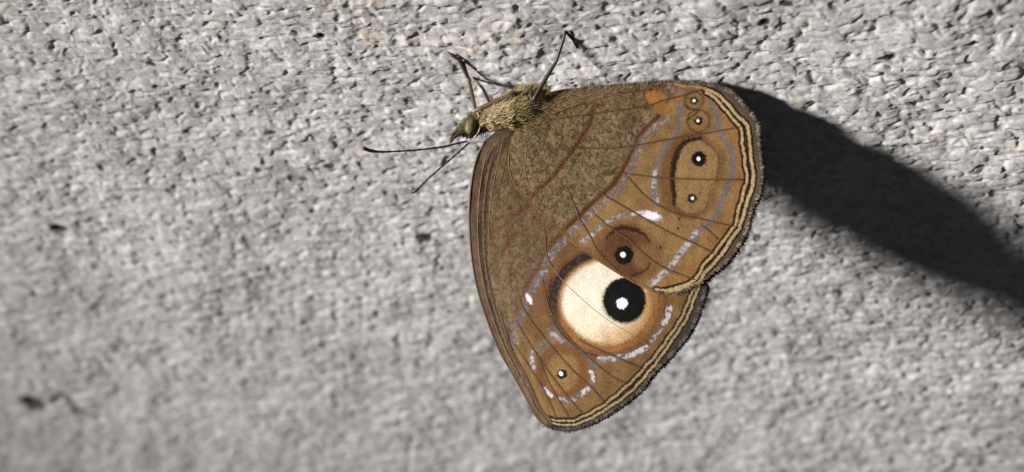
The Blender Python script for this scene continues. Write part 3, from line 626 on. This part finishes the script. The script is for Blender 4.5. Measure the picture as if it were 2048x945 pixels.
# tufts: neighbours lean together
tf = noise(x / 11, y / 11, 81); dr[:, 1] += 1.0 * tf; dr[:, 0] += .5 * noise(x / 9, y / 9, 82)
pal = lin(np.array([(186, 166, 122), (170, 150, 106), (148, 130, 90), (116, 100, 68), (68, 56, 40), (140, 108, 70)]))
pi_ = np.clip((rng.normal(size=2600) * .9 + 1.6 - 3.0 * tf).round().astype(int), 0, 5)
blades('thorax_fur', base, dr, .35 + .5 * rng.random(2600), .035 + .035 * rng.random(2600), pal[pi_] * 1.02, body, bend=np.c_[.1 * rng.normal(size=2600), -.2 * rng.random(2600), -.25 * np.ones(2600)])
# dark collar and head hair
nn = 420; x, y, z, an = body_surf(nn, 921, 972)
low = (y - np.interp(x, SC[:, 0], SC[:, 1])) > 4
dr = np.c_[-.2 + .5 * rng.normal(size=nn) - .4 * (x < 935), np.where(low, -.6, .5) + .4 * rng.normal(size=nn), .3 * rng.random(nn)]
cc = np.where(low[:, None], lin((40, 31, 22)), lin((112, 98, 66))) * (.6 + .8 * rng.random((nn, 1)))
blades('head_hair', trv(x, y, z), dr, .2 + .35 * rng.random(nn), .04 + .04 * rng.random(nn), cc, body)
# hair along wing base and the abdominal margin of the hindwing
nn = 900; u = rng.random(nn); x = 1045 + 215 * u ** 1.3; y = np.interp(x, [1045, 1098, 1173, 1260], [248, 190, 176, 168]) + 3 + rng.random(nn) ** 1.6 * (26 + 34 * np.exp(-(x - 1045) / 50))
dr = np.c_[1 + .2 * rng.normal(size=nn), .12 + .35 * rng.normal(size=nn), .2 * rng.random(nn)]
cc = lin((118, 98, 66)) * (.45 + .9 * rng.random((nn, 1)))
blades('wing_base_hair', trv(x, y, hw_z(x, y) + .01), dr, .25 + .4 * rng.random(nn), .03 + .025 * rng.random(nn), cc, hw)
nn = 1500; x = rng.uniform(1030, 1260, nn); y = rng.uniform(200, 430, nn)
k = inside(x, y, curve([(1040, 255), (1100, 205), (1310, 190), (1284, 262), (1250, 325), (1190, 395), (1120, 455), (1066, 402), (1030, 360)], 4, True)); x = x[k]; y = y[k]; nn = len(x)
a0 = .5 + 1.3 * noise(x / 14, y / 14, 85); dr = np.c_[np.cos(a0), -np.sin(a0), .15 + .1 * rng.random(nn)]
cc = lin((122, 104, 72)) * (.5 + .8 * rng.random((nn, 1)))
blades('wing_hair', trv(x, y, hw_z(x, y) + .005), dr, .10 + .16 * rng.random(nn), .022 + .018 * rng.random(nn), cc, hw, bend=np.c_[.3 * rng.normal(size=(nn, 2)), np.zeros(nn)])

# ------------------------------------------------------------------ eye, palps, antennae, legs
def ellipsoid(name, c, r, material, parent, nu=20, nv=12, ang=0, cols=None):
    V = []; ca, sa = math.cos(ang), math.sin(ang)
    for i in range(nv + 1):
        th = math.pi * i / nv
        for k in range(nu):
            ph = 2 * math.pi * k / nu; a, b2, z = r[0] * math.sin(th) * math.cos(ph), r[1] * math.sin(th) * math.sin(ph), r[2] * math.cos(th)
            V.append((c[0] + a * ca - b2 * sa, c[1] + a * sa + b2 * ca, c[2] + z))
    F = [(i * nu + k, (i + 1) * nu + k, (i + 1) * nu + (k + 1) % nu, i * nu + (k + 1) % nu) for i in range(nv) for k in range(nu)]
    V = np.array(V); cl = None if cols is None else np.tile(lin(cols), (len(V), 1))
    return mesh_from(name, loc(V), np.array(F), material, parent, cols=cl)
eye = ellipsoid('compound_eye', tr(942, 253, ZC + .62), (.48, .72, .44), M_eye, root, ang=math.radians(-14)); eye['label'] = 'olive green compound eye'
ellipsoid('compound_eye', tr(942, 253, ZC - .62), (.48, .72, .44), M_eye, root, ang=math.radians(-14))
# pale scale rim behind the eye
rimp = curve([(955, 226), (960, 240), (960, 255), (955, 268), (948, 276)], 6)
tube_obj('eye_rim', trv(rimp[:, 0], rimp[:, 1], ZC + .72 - .25 * np.linspace(-1, 1, len(rimp)) ** 2), .075, (196, 182, 152), M_hair, eye, 6)
for pts, zz, cA in (([(934, 262), (922, 266), (911, 273), (901, 285)], ZC + .45, (44, 34, 24)), ([(932, 248), (920, 255), (910, 264), (903, 276)], ZC - .2, (92, 78, 56))):
    C = curve(pts, 5); t = np.linspace(0, 1, len(C)); po = tube_obj('palp', trv(C[:, 0], C[:, 1], zz), .22 * (1 - t) ** .6 + .02, cA, M_hair, root, 8)
    nn = 70; u = rng.random(nn); px = np.interp(u, t, C[:, 0]); py = np.interp(u, t, C[:, 1])
    dr = np.c_[-.8 + .3 * rng.normal(size=nn), -.7 + .4 * rng.normal(size=nn), .3 * rng.normal(size=nn)]
    blades('palp_hair', trv(px, py + 3 * rng.normal(size=nn), zz + .12 * rng.random(nn)), dr, .15 + .25 * rng.random(nn), .03 + .02 * rng.random(nn), lin((70, 56, 38)) * (.4 + rng.random((nn, 1))), po)

def antenna(pts, z0, z1, tipcol):
    C = curve(pts, 10); m = len(C); t = np.linspace(0, 1, m); z = z0 + (z1 - z0) * t
    r = .066 + .022 * (np.arange(m) % 3 == 0) * (t < .75) + .09 * sst(.62, .9, t) * (1 - .75 * sst(.95, 1.0, t))
    c = np.tile(np.array([34, 26, 20.0]), (m, 1)); k = sst(.93, .985, t)[:, None]; c = c * (1 - k) + np.array(tipcol) * k
    tube_obj('antenna', trv(C[:, 0], C[:, 1], z), r, c, M_chitin, root, 8)
antenna([(934, 283), (903, 290), (885, 294), (838, 300), (773, 304), (742, 302), (724, 295)], ZC + .3, .9, (128, 84, 52))
antenna([(938, 286), (913, 309), (880, 337), (852, 362), (836, 378), (824, 385)], ZC - .3, -2.2, (84, 60, 40))

def on_wall(px, py, lift=.05):       # wing-frame point where a traced foot meets the uneven wall
    X, Z = wall_px(px, py); return H0 + U * X - DN * Z + N * (wall_at(X, Z) + lift)
def leg(joints, radii, col, hairs=36):
    J = np.array(joints); P = []; R = []
    for i in range(len(J) - 1):
        k = np.linspace(0, 1, 7)[:-1 if i < len(J) - 2 else None]
        P += list(J[i] + (J[i + 1] - J[i]) * k[:, None]); bul = 1 + .18 * np.sin(np.pi * k)
        R += list((radii[i] + (radii[i + 1] - radii[i]) * k) * bul)
    o = tube_obj('leg', np.array(P), np.array(R), col, M_chitin, root, 8)
    nn = hairs; s = rng.integers(1, len(P) - 1, nn); b = np.array(P)[s] + .05 * rng.normal(size=(nn, 3)); dd = np.array(P)[np.minimum(s + 1, len(P) - 1)] - np.array(P)[s]
    dd = dd / np.linalg.norm(dd, axis=1)[:, None] + .55 * rng.normal(size=(nn, 3))
    blades('leg_hair', b, dd, .12 + .16 * rng.random(nn), np.full(nn, .025), np.tile(lin(np.array(col) * .8), (nn, 1)), o); return o
JA = on_wall(939, 152, .75)
A = [tr(1032, 187, .55), tr(951, 221, .1), JA]
la = leg(A + [on_wall(916, 121, .26), on_wall(904, 115, .20), on_wall(893, 111, .10)], [.24, .15, .14, .13, .11, .06], (88, 72, 52)); la['label'] = 'bent near middle leg reaching the wall ahead of the head'
tube_obj('tarsal_spur', np.array([JA, on_wall(926, 131, .1), on_wall(917, 122, .16)]), [.10, .12, .05], (118, 92, 58), M_chitin, la, 6)
lc = leg([tr(1062, 180, .4), tr(1064, 204, .72), tr(1113, 122, 1.1), on_wall(1131, 68, .09), on_wall(1146, 86, .07), on_wall(1153, 102, .05)], [.13, .15, .13, .11, .09, .05], (58, 46, 36)); lc['label'] = 'dark near hind leg planted high on the wall'
lb = leg([tr(985, 215, -1.1), tr(977, 200, -1.6), tr(966, 178, -2.8), on_wall(949, 165, .12), on_wall(944, 160, .05)], [.13, .12, .11, .10, .05], (112, 92, 66)); lb['label'] = 'far middle leg with its foot on the wall'
print('done', round(time.time() - T0, 1), 's')
